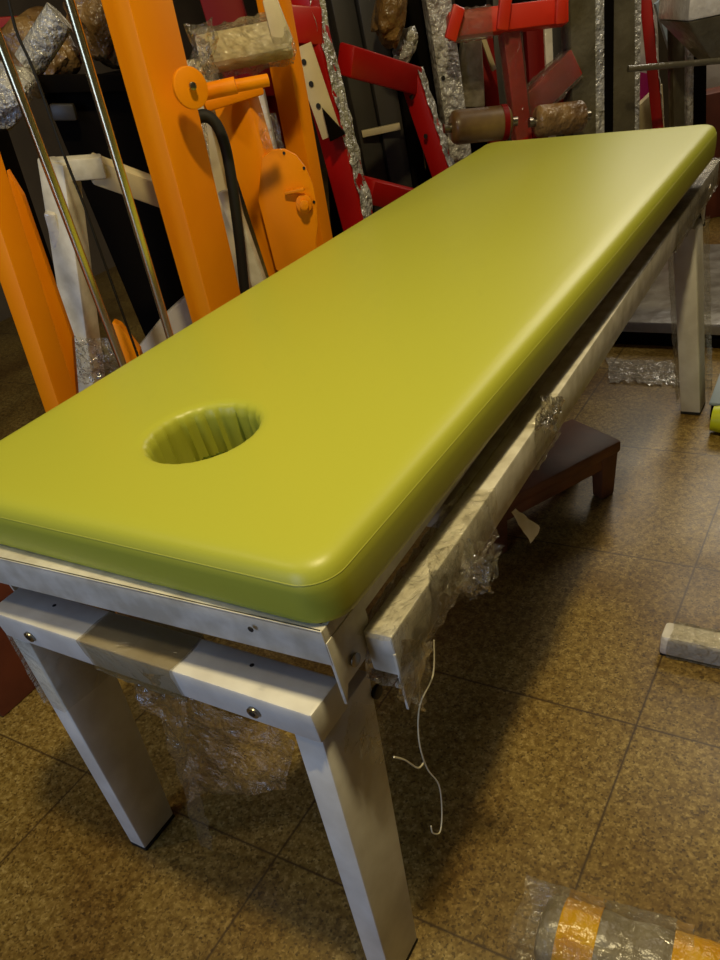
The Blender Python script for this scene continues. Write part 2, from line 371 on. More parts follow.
for x, s in ((XO, -1), (mx(XO), 1)):
    for y0, sy in ((-0.003, 1), (L_ + 0.003, -1)):
        x += s * 0.0012 * -1
        pts = [(x, y0, 0.70), (x, y0, 0.606), (x, y0 + sy * 0.012, 0.628), (x, y0 + sy * 0.052, 0.628), (x, y0 + sy * 0.075, 0.668), (x, y0 + sy * 0.075, 0.70)]
        g = skew(MB().prism(pts, (s * 0.0045, 0, 0), 0.001).build('gusset_plate', 'white_worn', T), 2.0)
        kid(MB().cyl((x - s * 0.001, y0 + sy * 0.030, 0.648), (-s, 0, 0), 0.0085, 0.003, 16, 0.0008), 'bolt', 'steel', g, 'dull steel pivot bolt')
# hardwood board carrying the cushion
bd = MB(); bd.box(mx(XO) + 0.006, HC[0] - HR - 0.012, 0.006, L_ - 0.006, 0.7130, 0.7172); bd.box(HC[0] + HR + 0.012, XO - 0.006, 0.006, L_ - 0.006, 0.7130, 0.7172)
bd.box(HC[0] - HR - 0.012, HC[0] + HR + 0.012, HC[1] + HR + 0.012, L_ - 0.006, 0.7130, 0.7172)
bd.build('support_board', 'wood', T)

# leg frames
def legframe(far):
    s = -1 if far else 1
    def Y(y): return L_ - y if far else y
    y0, y1 = sorted((Y(-0.036), Y(0.025)))
    cb = MB().box(-0.606, -0.041, y0, y1, 0.562, 0.612, 0.0045).build('crossbeam', 'white', T)
    if not far:
        for bx, bz in ((-0.532, 0.585), (-0.130, 0.585)):
            bo = MB().cyl((bx, -0.0355, bz), (0, -1, 0), 0.0085, 0.005, 20, 0.0012).build('bolt', 'steel', None); bo.parent = cb; bo['label'] = 'round steel socket bolt'
            bo2 = MB().cyl((bx, -0.0405, bz), (0, -1, 0), 0.0045, 0.0006, 6).build('bolt_socket', 'socket', None); bo2.parent = cb
        lp = at(375, 691, 'x', -0.044)
        bo = MB().cyl(lp, (1, 0, 0), 0.010, 0.006, 18, 0.0015).build('bolt', 'socket', None); bo.parent = cb; bo['label'] = 'dark bolt head on the outer end'
        for bx in (-0.51, -0.155):
            h = MB().cyl((bx, 0.006, 0.6119), (0, 0, 1), 0.003, 0.0004, 10).build('screw_hole', 'socket', None); h.parent = cb
    for side in (1, -1):
        def X(x): return x if side == 1 else mx(x)
        ft, fb = (-0.030, -0.098) if (side == 1 and not far) else (-0.030, -0.074)
        if far: ft, fb = -0.025, -0.086
        xo_t, xo_b = (-0.045, -0.030) if not far else (-0.030, 0.031)
        if side == -1 and not far: xo_t, xo_b = -0.038, 0.010
        wt = 0.043 if not far else 0.062
        dt, db = (0.110, 0.086) if not far else (0.092, 0.084)
        c = []
        for z, xo, yf, dd in ((0.008, xo_b, fb, db), (0.566, xo_t, ft, dt)):
            for xx, yy in ((xo - wt, yf), (xo, yf), (xo, yf + dd), (xo - wt, yf + dd)):
                c.append((X(xx), Y(yy), z))
        lg = MB().hexa(c, 0.0045).build('leg', 'white', T)
        f = [Vector(c[i]) for i in range(4)]; m_ = sum(f, Vector()) / 4
        f1 = [m_ + (p - m_) * 1.0 for p in f]
        fo = MB().hexa([Vector((p.x, p.y, 0.0)) for p in f1] + [Vector((p.x, p.y, 0.010)) for p in f1], 0.002).build('foot_cap', 'rubber', None); fo.parent = lg; fo['label'] = 'black rubber foot cap'
        if far and side == 1:
            wv = MB(); A = sum((Vector(c[i]) for i in range(4)), Vector()) / 4; B = sum((Vector(c[i]) for i in range(4, 8)), Vector()) / 4
            wv.sleeve(A + Vector((0, 0, .03)), B, wt, dt, (1, 0, 0), 0.003, 3, 0.014, 0.007)
            q = wv.build('plastic_wrap', 'film', None); q.parent = lg; q['label'] = 'clear film wound round the far leg'
        if not far and side == -1:
            A = sum((Vector(c[i]) for i in range(4)), Vector()) / 4; B = sum((Vector(c[i]) for i in range(4, 8)), Vector()) / 4
            for u0, u1 in ((0.72, 0.98),):
                q = MB().sleeve(A.lerp(B, u0), A.lerp(B, u1), wt, dt, (0, 1, 0), 0.002, 5, 0.02, 0.002).build('plastic_wrap', 'film', None); q.parent = lg; q['label'] = 'clear film round the leg'
    return cb
cb = legframe(False); cbf = legframe(True)

# side rails
rails = []
for s in (1, -1):
    def X(x): return x if s == 1 else mx(x)
    rm = MB(); a, b_ = sorted((X(-0.0145), X(0.0225)))
    rm.box(a, b_, 0.054, 2.06, 0.604, 0.666, 0.0035)
    r_ = skew(rm.build('side_rail', 'white_worn', T)); rails.append(r_)
    a2, b2 = sorted((X(-0.0140), X(-0.062)))
    skew(MB().box(a2, b2, 0.30, 1.90, 0.624, 0.6655, 0.003).build('inner_rail', 'white_worn', T))
    for ye, sy in ((0.053, 1), (1.90, -1)):
        xo = X(0.0225); th = -0.004 if s == 1 else 0.004
        g = MB().prism([(xo, ye, 0.640), (xo, ye, 0.548), (xo, ye + sy * 0.07, 0.603), (xo, ye + sy * 0.105, 0.606), (xo, ye + sy * 0.105, 0.640)], (th, 0, 0), 0.001).build('rail_gusset', 'white_worn', None); skew(g); g.parent = r_
r0 = rails[0]
def rail_wrap(y0, y1, loose, amp, seed, m, label):
    q = MB().sleeve((0.004, y0, 0.635), (0.004, y1, 0.635), 0.062, 0.037, (1, 0, 0), loose, seed, 0.008, amp).build('plastic_wrap', m, None)
    skew(q); q.parent = r0; q['label'] = label
rail_wrap(0.045, 0.34, 0.004, 0.009, 2, 'film_dense', 'creased clear film round the near rail end')
rail_wrap(0.50, 0.62, 0.003, 0.008, 4, 'film', 'clear film band half way along the rail')
rail_wrap(1.50, 2.07, 0.003, 0.008, 6, 'film_dense', 'clear film round the far rail end')
# torn flap hanging out at the rail
q = MB().film(at(462, 540, 'x', .03), at(485, 560, 'x', .07), at(500, 596, 'x', .08), at(458, 590, 'x', .03), 26, 26, 0.014, 42, 1, 0.2)
q.film(at(478, 545, 'x', .05), at(503, 545, 'x', .07), at(500, 575, 'x', .075), at(470, 612, 'x', .05), 22, 22, 0.012, 50, 5, 0.3)
q = q.build('plastic_flap', 'film_dense', None, sharp=60); q.parent = r0; q['label'] = 'crumpled torn film sticking out of the rail'
q = MB().film(at(404, 640, 'x', .024), at(432, 640, 'x', .026), at(420, 715, 'x', .026), at(400, 700, 'x', .024), 20, 24, 0.008, 40, 7, 0.2)
q.film(at(425, 640, 'x', .03), at(434, 650, 'x', .035), at(428, 700, 'x', .032), at(410, 720, 'x', .03), 10, 24, 0.006, 40, 8)
q = q.build('plastic_flap', 'film_dense', None, sharp=60); q.parent = r0; q['label'] = 'film hanging over the rail gusset'
st = [at(x, y, 'x', xx) for x, y, xx in ((434, 640, .03), (433, 675, .032), (420, 705, .03), (419, 740, .03), (427, 768, .032), (439, 785, .036), (442, 812, .034), (440, 832, .034), (433, 833, .034), (431, 826, .033))]
q = MB().tube(st, 0.0010, 6, res=5); st2 = [at(x, y, 'x', .03) for x, y in ((394, 757), (405, 760), (418, 768), (424, 762))]
q.tube(st2, 0.0012, 6, res=4); q = q.build('torn_film_strand', 'strap', None); q.parent = r0; q['label'] = 'thin twisted strand of film hanging down'
q = MB().film(at(352, 700, 'x', -.030), at(392, 712, 'x', -.02), at(382, 770, 'x', -.02), at(342, 752, 'x', -.030), 22, 22, 0.006, 45, 11, 0.4)
q = q.build('plastic_flap', 'film', T, sharp=60); q['label'] = 'torn film clinging to the top of the near leg'
q = MB().film(at(512, 512, 'x', -.01), at(516, 508, 'x', -.02), at(541, 528, 'x', -.03), at(531, 543, 'x', -.01), 8, 8, 0.003, 20, 4)
q = q.build('strap_end', 'strap', None); q.parent = r0; q['label'] = 'loose white strap end under the rail'
for k, (c, sd) in enumerate((((at(430, 552, 'x', .020), at(470, 540, 'x', .03), at(482, 600, 'x', .04), at(430, 596, 'x', .03)), 33), ((at(546, 396, 'x', .012), at(568, 398, 'x', .014), at(552, 440, 'x', .02), at(532, 432, 'x', .014)), 35))):
    q = MB().film(*c, 24, 24, 0.009, 48, sd, 0.3).build('plastic_flap', 'film_dense', None, sharp=50); q.parent = r0; q['label'] = 'crinkled film clinging to the rail'
# wrap over the front crossbeam and the film hanging from it
xa, xb = at(85, 635, 'z', .612).x, at(176, 666, 'z', .612).x
q = MB().sleeve((xa, -0.0055, 0.587), (xb, -0.0055, 0.587), 0.050, 0.061, (0, -1, 0), 0.0025, 9, 0.010, 0.004).build('plastic_wrap', 'film_brown', None)
q.parent = cb; q['label'] = 'brownish film wound round the crossbeam'
q = MB().film(at(118, 660, 'y', -.035), at(186, 680, 'y', -.036), at(186, 760, 'y', -.03), at(168, 740, 'y', -.02), 22, 30, 0.012, 22, 13)
q.film(at(165, 735, 'y', -.03), at(188, 745, 'y', -.03), at(214, 852, 'y', -.03), at(200, 846, 'y', -.03), 8, 24, 0.006, 20, 14)
q.film(at(180, 690, 'y', -.01), at(292, 745, 'y', .02), at(286, 790, 'y', .02), at(190, 800, 'y', -.0), 26, 16, 0.014, 14, 15)
q = q.build('plastic_flap', 'film', None, sharp=60); q.parent = cb; q['label'] = 'loose clear film hanging under the crossbeam'

# ---------------------------------------------------------------- things on the floor
def bx(c, ax, w, d, z0, z1, bev=0.0):     # rotated box helper
    pass
# low wooden stool behind the rail
Z = 0.17
t = thing('wooden_stool', 'low dark brown wooden stool on the floor under the table', 'stool', (-0.3, 1.25, 0))
c1, c2, c3 = at(569, 419, 'z', Z), at(622, 440, 'z', Z), at(522, 492, 'z', Z)
e1 = (c1 - c2); e2 = (c3 - c2).normalized() * 0.46; e1 = (e1 - e2.normalized() * e1.dot(e2.normalized())).normalized() * max(0.2, e1.length)
top = [c2, c2 + e1, c2 + e1 + e2, c2 + e2]
MB().prism([p - UP * 0.035 for p in top], UP * 0.035, 0.008).build('seat', 'wood', t)
u1, u2 = e1.normalized(), e2.normalized()
ap = MB()
cc = c2 + (e1 + e2) / 2 - UP * 0.05
for sgn in (-1, 1):
    ap.beam(cc + e1 / 2 * sgn * 0.82 - e2 * 0.42, cc + e1 / 2 * sgn * 0.82 + e2 * 0.42, 0.04, 0.018, u1, 0.002)
ap.build('apron', 'wood', t)
for i in (0, 1):
    for j in (0, 1):
        p = c2 + u1 * (0.03 if i == 0 else e1.length - 0.03) + u2 * (0.035 if j == 0 else e2.length - 0.035)
        o_ = Vector((p.x, p.y, 0)); hx = u1 * 0.024; hy = u2 * 0.03
        MB().hexa([o_ - hx * .8 - hy * .8, o_ + hx * .8 - hy * .8, o_ + hx * .8 + hy * .8, o_ - hx * .8 + hy * .8] + [Vector(v_) + UP * (Z - 0.034) for v_ in (o_ - hx - hy, o_ + hx - hy, o_ + hx + hy, o_ - hx + hy)], 0.005).build('leg', 'wood', t)

# wrapped roll with yellow tape, bottom right
t = thing('wrapped_roll', 'bubble wrapped roll bound with yellow tape lying on the floor', 'wrapped roll', (0.4, 0.05, 0))
ra, rb = Vector((0.163, 0.062, 0.060)), Vector((0.60, 0.098, 0.060)); dr = (rb - ra)
def lump(u, seed=0): return 0.050 + 0.002 * sin(u * 40 + seed) + 0.001 * sin(u * 93)
def core(b_lump=1):
    m_ = MB(); n_ = 50
    m_.tube([ra + dr * (k / n_) for k in range(n_ + 1)], lambda u: (0.056 + 0.002 * sin(u * 37)) * min(1, 0.72 + u * 12, 0.72 + (1 - u) * 12), 28)
    return m_
core().build('padding', 'roll', t, sharp=80)
for k, (a0, a1) in enumerate(((0.07, 0.20), (0.44, 0.60), (0.74, 0.88))):
    pts = [ra + dr * (a0 + (a1 - a0) * q / 10) for q in range(11)]
    MB().tube(pts, lambda u: 0.0594 + 0.0006 * sin(u * 20), 28, cap=False).build('tape_band', 'tape', t, sharp=80)
m_ = MB().sleeve(ra + Vector((-0.035, -0.002, 0.0)), ra + dr * 0.5, 0.104, 0.104, (0, 0, 1), 0.002, 21, 0.01, 0.006)
q = m_.build('plastic_wrap', 'film', t, sharp=60); q['label'] = 'clear film loose round the roll end'

# white base tube at the right, in film
t = thing('wrapped_stand', 'white wrapped machine foot bar lying on the floor at the right edge', 'machine stand', (0.7, 0.77, 0))
MB().box(0.172, 1.15, 0.765, 0.82, 0.004, 0.060, 0.010).build('foot_bar', 'wrapped_white', t)
MB().box(0.95, 1.03, 0.70, 1.6, 0.004, 0.060, 0.008).build('cross_bar', 'wrapped_white', t)
MB().box(0.96, 1.02, 1.10, 1.18, 0.06, 1.3, 0.006).build('upright', 'wrapped_white', t)
MB().box(0.176, 1.14, 0.77, 0.815, 0.0, 0.0045).build('floor_strip', 'rubber', t)
q = MB().sleeve((0.19, 0.7925, 0.032), (0.34, 0.7925, 0.032), 0.055, 0.056, (0, 0, 1), 0.001, 31, 0.008, 0.004).build('plastic_wrap', 'film_dense', t)

# low platform beyond the far legs
t = thing('low_platform', 'low grey film covered platform on the floor beyond the far table leg', 'platform', (-0.1, 2.8, 0))
yp = at(660, 346, 'z', 0).y
MB().box(-0.56, 0.9, yp, yp + 0.86, 0.0, 0.055, 0.004).build('base', 'black', t)
MB().box(-0.58, 0.92, yp - 0.02, yp + 0.88, 0.055, 0.095, 0.006).build('deck', 'board', t)
# crumpled film on floor
q = MB().film(at(606, 358, 'z', .004), at(676, 362, 'z', .004), at(694, 388, 'z', .004), at(610, 384, 'z', .004), 46, 26, 0.016, 24, 41, 0.3)
for v_ in q.bm.verts: v_.co.z = abs(v_.co.z) + 0.001
o = q.build('plastic_sheet', 'film_floor'); tag(o, 'crumpled clear plastic film on the floor behind the stool', 'plastic film')
# plate and lime cushion at the right edge
t = thing('machine_pedal', 'blue grey plate on a black base at the right edge by the far leg', 'pedal', (0.2, 1.95, 0))
p1, p2 = at(705, 398, 'z', 0.05), at(722, 355, 'z', 0.10)
MB().hexa([(0.062, 1.86, 0), (0.36, 1.86, 0), (0.36, 2.2, 0), (0.062, 2.2, 0), (0.062, 1.86, 0.045), (0.36, 1.86, 0.045), (0.36, 2.2, 0.12), (0.062, 2.2, 0.12)], 0.004).build('base', 'black', t)
MB().hexa([(0.056, 1.85, 0.046), (0.37, 1.85, 0.046), (0.37, 2.21, 0.121), (0.056, 2.21, 0.121), (0.056, 1.85, 0.056), (0.37, 1.85, 0.056), (0.37, 2.21, 0.131), (0.056, 2.21, 0.131)], 0.003).build('plate', 'blue', t)
o = MB().tube([(0.082, 1.77, 0.046), (0.14, 1.772, 0.046), (0.3, 1.78, 0.046), (0.45, 1.79, 0.046)], lambda u: 0.045 * min(1, 0.8 + u), 24).build('foam_roller', 'lime'); tag(o, 'lime yellow foam roller at the right edge on the floor', 'foam roller')
# red-brown board box at the left
o = MB().box(-1.95, -1.24, 0.06, 0.40, 0, 0.30, 0.006).build('wooden_crate', 'redwood'); tag(o, 'dark red brown crate on the floor left of the table legs', 'crate')

# ---------------------------------------------------------------- machines stored behind the table
def post(name, par, m, p1, p2, D, wd, dp, yaw, bev=0.004, floor=True, D2=None, build=True, w2=None):
    A, B = P(*p1, D), P(*p2, D2 or D)
    if floor: B = ground(A, B)
    return MB().beam(A, B, wd, dp, hdir(yaw), bev, w2).build(name, m, par)
def sub(o, par, label=None):
    o.parent = par
    if label: o['label'] = label
    return o
def own(o, t):                       # keep mesh in world coordinates under an Empty at its base
    o.parent = t; o.matrix_parent_inverse = Matrix.Translation(-t.location); return o
def up(A, G, h=0.35): return A + (A - G).normalized() * h      # carry a post on above the picture
def base_of(x, y, D): p = P(x, y, D); return (p.x, p.y, 0)

# --- orange machine: leaning post at the left edge
D = 1.42
t = thing('orange_machine_upright', 'thick orange upright with a wide foot plate at the left picture edge', 'machine frame', base_of(20, 300, D))
own(MB().beam(P(-35, 113, D), ground(P(-35, 113, D), P(58, 395, D)), 0.052, 0.042, hdir(64), 0.005).build('post', 'orange'), t)
own(MB().prism([P(6, 170, D + .06), P(22, 196, D + .06), P(72, 338, D + .06), P(78, 410, D + .06), P(60, 410, D + .06)], FH * 0.02, 0.002).build('side_plate', 'orange'), t)
D = 1.55
# guide rods
for k, (a, b_, lab) in enumerate((((57, -40), (168, 330), 'right one of two shiny chrome guide rods at the upper left'), ((-12, 10), (120, 358), 'left one of two shiny chrome guide rods at the upper left'))):
    A, B = P(*a, D - .05 * k), P(*b_, D - .05 * k); B = ground(A, B); A = up(A, B)
    o = MB().tube([A, B], 0.0082, 20).build('guide_rod', 'chrome'); tag(o, lab, 'guide rod')
cb_ = [P(5, -20, 1.62), P(16, 30, 1.62), P(32, 66, 1.62), P(48, 110, 1.62), P(66, 160, 1.62), P(84, 205, 1.62), P(100, 250, 1.62), P(125, 320, 1.62)]; cb_.append(ground(cb_[-2], cb_[-1]))
o = MB().tube(cb_, 0.0026, 10, res=5).build('steel_cable', 'rubber'); tag(o, 'thin black cable hanging between the chrome rods', 'cable')

# --- orange machine: main post with lug
D = 1.66
t = thing('orange_lifting_machine', 'tall orange post with a round bolted lug behind the chrome rods', 'machine frame', base_of(160, 200, D))
A1, B1 = P(122, -60, D), P(212, 290, D)
G1 = ground(A1, B1)
own(MB().beam(up(A1, G1), G1, 0.112, 0.062, hdir(58), 0.006).build('post', 'orange'), t)
n_ = hdir(24); ctr = P(190, 88, D - .055)
own(MB().cyl(ctr - n_ * 0.006, n_, 0.030, 0.014, 32, 0.002).build('lug', 'orange'), t)
lb = MB().cyl(P(192, 86, D - .066), n_, 0.006, 0.008, 16, 0.001).build('bolt', 'steel'); own(lb, t)
own(MB().tube([P(200, 93, D), P(232, 86, D), P(236, 85, D)], 0.0125, 20).tube([P(230, 87, D + .01), P(268, 80, D + .03)], 0.0095, 20).build('pivot_pin', 'orange'), t)

# --- orange pivot arm with quadrant plate
D = 1.86
t = thing('orange_pivot_arm', 'orange machine arm with a rounded quadrant plate and pivot bolt', 'machine arm', base_of(285, 210, D))
A1, B1 = P(232, 88, D), P(290, 278, D); G1 = ground(A1, B1)
own(MB().beam(A1, G1, 0.085, 0.05, hdir(-24), 0.005).build('arm', 'orange'), t)
q = [(262, 158), (272, 150), (284, 149), (296, 155), (306, 168), (313, 185), (317, 205), (318, 225), (316, 244), (322, 262), (300, 280), (276, 270), (258, 200)]
pl = MB().prism([P(x, y, D - .045) for x, y in q], FH * 0.012, 0.002).build('quadrant_plate', 'orange'); own(pl, t)
pc = P(304, 203, D - .045)
hb = MB().cyl(pc, -FH, 0.018, 0.012, 24, 0.002).cyl(pc - FH * .012, -FH, 0.010, 0.012, 20, 0.002).build('pivot_bolt', 'orange'); own(hb, t)
own(MB().beam(P(285, 193, D - .05), P(304, 189, D - .06), 0.006, 0.01, -FH, 0.001).build('raised_edge', 'orange'), t)
for x, y in ((284, 153), (304, 168), (314, 202)):
    own(MB().cyl(P(x, y, D - .0455), -FH, 0.003, 0.001, 10).build('bolt_hole', 'socket'), t)
q = MB().film(P(258, 112, D - .05), P(276, 112, D - .05), P(286, 150, D - .06), P(262, 150, D - .05), 16, 16, 0.006, 30, 51, 0.2)
own(q.build('plastic_wrap', 'film', sharp=70), t)
own(MB().beam(P(204, 106, D - .06), P(262, 88, D - .03), 0.020, 0.03, hdir(0), 0.005).build('clamp', 'orange'), t)
# black hose
hp_ = [P(x, y, 1.74) for x, y in ((196, 118), (206, 116), (216, 124), (224, 142), (230, 170), (235, 205), (240, 245), (244, 285))]; hp_.append(ground(hp_[-2], hp_[-1]))
o = MB().tube(hp_, 0.011, 14, res=5).build('rubber_hose', 'rubber'); tag(o, 'black rubber hose curving down between the orange posts', 'hose')

# --- rear orange post with white wrapped arm
D = 2.02
t = thing('orange_rear_post', 'slim orange post standing just left of the big red frame', 'machine frame', base_of(290, 120, D))
A1, B1 = P(266, -40, D), P(318, 236, D); G1 = ground(A1, B1)
own(MB().beam(up(A1, G1), G1, 0.060, 0.045, hdir(-38), 0.004).build('post', 'orange'), t)
D = 1.90
t = thing('white_swing_machine', 'white square arm in clear film crossing in front of the orange posts', 'machine arm', base_of(240, 50, D))
A1, B1 = P(200, 56, D), P(290, 38, D)
own(MB().beam(A1, B1, 0.052, 0.05, (hdir(0) - UP * -0.45).normalized(), 0.006).build('arm', 'cream'), t)
own(MB().prism([P(262, 0, D - .03), P(276, -4, D - .03), P(293, 40, D - .03), P(288, 52, D - .03), P(274, 50, D - .03)], FH * 0.05, 0.004).build('end_bracket', 'cream'), t)
ps = MB().beam(P(192, 60, D + .12), ground(P(192, 60, D + .12), P(228, 210, D + .12)), 0.055, 0.05, hdir(-30), 0.004).build('post', 'cream'); own(ps, t)
q = MB().sleeve(A1, B1, 0.055, 0.052, (hdir(0) + UP * 0.45).normalized(), 0.004, 61, 0.01, 0.012).build('plastic_wrap', 'film_dense', sharp=70); own(q, t)
q = MB().film(P(184, 24, D - .05), P(214, 18, D - .05), P(222, 92, D - .05), P(190, 84, D - .05), 28, 34, 0.022, 26, 62, 0.3).build('plastic_bunch', 'film_dense', sharp=70); own(q, t)
q = MB().film(P(192, 118, D - .05), P(206, 118, D - .05), P(220, 240, D - .05), P(212, 240, D - .05), 14, 50, 0.012, 26, 63, 0.1).build('plastic_wrap', 'film_dense', sharp=70); own(q, t)
# white bracket behind hose
D = 1.80
t = thing('white_wrapped_upright', 'narrow white upright behind the black hose', 'machine frame', base_of(250, 200, D))
own(MB().beam(P(226, 190, D), ground(P(226, 190, D), P(262, 290, D)), 0.034, 0.02, hdir(-20), 0.002).build('post', 'white_worn'), t)

# --- white frame left, between the rods
D = 1.72
t = thing('white_machine_frame', 'white angled frame standing low between the two chrome rods', 'machine frame', base_of(75, 300, D))
own(MB().beam(P(58, 160, D), ground(P(58, 160, D), P(86, 360, D)), 0.058, 0.05, hdir(-25), 0.005, None).build('post', 'white_worn'), t)
own(MB().beam(P(52, 170, D), P(104, 166, D + .02), 0.036, 0.05, hdir(0), 0.004).build('top_joint', 'white_worn'), t)
own(MB().beam(P(92, 168, D + .02), P(190, 204, D + .1), 0.045, 0.05, hdir(0), 0.004).build('arm', 'cream'), t)
own(MB().beam(P(50, 212, D - .02), P(64, 262, D), 0.022, 0.02, hdir(0), 0.004).build('side_post', 'wrapped_white'), t)
q = MB().film(P(62, 335, D - .05), P(116, 340, D - .05), P(122, 372, D - .06), P(70, 390, D - .06), 24, 18, 0.012, 24, 71, 0.2).build('plastic_wrap', 'film_dense', sharp=70); own(q, t)
D = 1.75
D = 1.80
pp = [P(122, 368, D), P(162, 318, D), P(190, 292, D), P(200, 300, D)]
o = MB().prism([Vector((pp[0].x, pp[0].y, 0))] + pp + [Vector((pp[-1].x, pp[-1].y, 0))], FH * 0.03, 0.003).build('leaning_board', 'sheet'); tag(o, 'white creased panel standing low behind the right chrome rod', 'panel')
o = MB().prism([P(112, 322, 1.7), P(120, 326, 1.7), P(140, 352, 1.7), P(128, 380, 1.7), P(108, 380, 1.7)], FH * 0.03, 0.003).build('orange_bracket', 'orange')
for v_ in o.data.vertices:
    if P(0, 378, 1.7).z > 0 and v_.co.z < P(128, 372, 1.7).z: v_.co.z = 0.0
tag(o, 'small orange bracket low beside the left chrome rod', 'bracket')

# --- black weight stack cabinet behind all that
D = 2.05
t = thing('black_weight_tower', 'black machine tower in the dark behind the chrome rods', 'machine', base_of(90, 200, D))
A1, B1 = P(42, 92, D), P(150, 72, D)
c0 = Vector((A1.x, A1.y, 0)); dirx = Vector((B1.x - A1.x, B1.y - A1.y, 0))
own(MB().hexa([c0, c0 + dirx, c0 + dirx + FH * .34, c0 + FH * .34] + [v_ + UP * A1.z for v_ in (c0, c0 + dirx, c0 + dirx + FH * .34, c0 + FH * .34)], 0.006).build('cabinet', 'black'), t)
own(MB().beam(P(40, 84, D - .02), P(152, 82, D - .02), 0.03, 0.03, hdir(0), 0.003).build('top_bar', 'black'), t)
own(MB().beam(P(-10, 130, D - .12), ground(P(-10, 130, D - .12), P(50, 300, D - .12)), 0.05, 0.05, hdir(-25), 0.004).build('upright', 'black'), t)
own(MB().beam(P(52, 112, D - .03), P(76, 112, D - .03), 0.03, 0.02, hdir(0), 0.004).build('label_plate', 'darkgrey'), t)
# wrapped bundles on top of the tower
def bundle(pts, D, r, m, label, cat='wrapped bundle', name='wrapped_bundle', seed=0, grp=None):
    b_ = bmesh.new(); bmesh.ops.create_icosphere(b_, subdivisions=4, radius=1.0)
    cx = sum(p[0] for p in pts) / len(pts); cy = sum(p[1] for p in pts) / len(pts)
    A, B = P(*pts[0], D), P(*pts[1], D); c = (A + B) / 2; ax = (B - A); h = ax.length / 2; ax.normalize(); v1 = FH; v2 = ax.cross(v1).normalized()
    for v_ in b_.verts:
        q = v_.co.copy(); d = 1 + 0.28 * noise.noise(q * 1.7 + Vector((seed, 0, 0))) + 0.12 * abs(noise.noise(q * 5 + Vector((seed, 3, 0)))) + 0.05 * noise.noise(q * 14)
        f = lambda a: math.copysign(abs(a) ** 0.75, a)
        v_.co = c + (ax * f(q.x) * h + v1 * f(q.y) * r * .9 + v2 * f(q.z) * r) * d
    o = finish(name, b_, m, None); tag(o, label, cat, grp); return o
bundle([(8, 74), (68, 34)], 2.26, 0.062, 'paper', 'brown paper bundle in film at the top left', seed=3)
bundle([(84, 44), (122, 4)], 2.22, 0.066, 'paper', 'wider crumpled brown bundle beside the orange post', seed=8)
bundle([(-16, 116), (24, 74)], 1.98, 0.040, 'silver', 'silvery wrapped bundle at the far upper left edge', seed=5)
o = MB().tube([P(28, 66, 2.04), P(60, 16, 2.04)], 0.028, 20).build('wrapped_tube', 'silver', sharp=70); tag(o, 'silvery wrapped tube lying across the brown bundles', 'wrapped tube')
# red block behind, left top
D = 2.7
t = thing('red_machine_beam', 'red machine crossbeam in the upper left corner', 'machine frame', base_of(20, 40, D))
own(MB().beam(P(-320, 60, D), P(58, 34, D), 0.085, 0.06, hdir(0), 0.004).build('crossbeam', 'red'), t)
own(MB().beam(P(-300, 0, D - .04), ground(P(-300, 0, D - .04), P(-270, 60, D - .04)), 0.05, 0.05, hdir(0), 0.004).build('post', 'red_dark'), t)

# --- red frames
D = 2.28
t = thing('red_machine_frame', 'big bright red post and bent arm with clear film down its edges', 'machine frame', base_of(350, 120, D))
A1 = P(292, -40, D); B1 = P(360, 230, D); G1 = ground(A1, B1)
own(MB().beam(up(A1, G1), G1, 0.078, 0.060, hdir(-34), 0.006).build('post', 'red'), t)
def edge_film(A, B, wd, dp, yaw, seed, w=0.05, t=t, m='silver'):   # crinkled film band lying on the face turned to the right
    n = hdir(yaw); ax = (B - A).normalized(); u = n.cross(ax).normalized()
    if u.dot(RH) < 0: u = -u
    o1 = u * (wd / 2 + .003)
    q = MB().film(A + o1 + n * w / 2, A + o1 - n * w / 2, B + o1 - n * w / 2, B + o1 + n * w / 2, 8, 60, 0.006, 30, seed, 0.1)
    own(q.build('plastic_wrap', m, sharp=70), t)
edge_film(A1, A1.lerp(G1, .62), 0.078, 0.06, -34, 81, .056)
D2 = 2.60
own(MB().beam(P(345, 60, D + .06), P(414, 80, D2), 0.066, 0.05, hdir(6), 0.006).build('upper_arm', 'red'), t)
ja, jb = P(410, 72, D2), P(452, 200, D2)
own(MB().beam(ja, ground(ja, jb), 0.062, 0.050, hdir(-30), 0.006).build('bent_leg', 'red'), t)
edge_film(ja, ja.lerp(ground(ja, jb), .6), 0.062, 0.05, -30, 82, .046)
own(MB().beam(P(366, 190, D + .03), P(444, 208, D2 - .01), 0.060, 0.05, hdir(6), 0.005).build('lower_arm', 'red'), t)
for x, y in ((412, 97), (426, 136)): own(MB().cyl(P(x, y, D2 - .030), hdir(-30), 0.006, 0.006, 12).build('bolt_hole', 'socket'), t)
own(MB().beam(P(272, 22, D - .02), P(322, 26, D - .02), 0.07, 0.05, hdir(0), 0.005).build('collar', 'red'), t)
Dp = 2.22
pf = MB().beam(P(301, 46, Dp), P(332, 136, Dp), 0.052, 0.006, hdir(-10), 0.001).build('perforated_strip', 'cream'); own(pf, t); pf['label'] = 'cream strip with round holes'
for k in range(3):
    own(MB().cyl(P(304 + 7.2 * k, 62 + 22 * k, Dp - .0032), hdir(-10), 0.006, 0.0012, 14).build('hole', 'socket'), t)
own(MB().prism([P(322, 108, Dp - .02), P(346, 134, Dp - .02), P(330, 142, Dp - .02)], FH * .05, 0.002).build('gusset', 'black'), t)
D = 2.42
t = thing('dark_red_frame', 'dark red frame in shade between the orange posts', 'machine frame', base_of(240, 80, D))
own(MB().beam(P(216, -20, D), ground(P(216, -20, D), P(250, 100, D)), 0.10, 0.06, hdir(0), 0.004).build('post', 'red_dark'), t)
own(MB().beam(P(236, 62, D - .05), P(296, 60, D - .05), 0.14, 0.04, hdir(0), 0.004).build('panel', 'red_dark'), t)
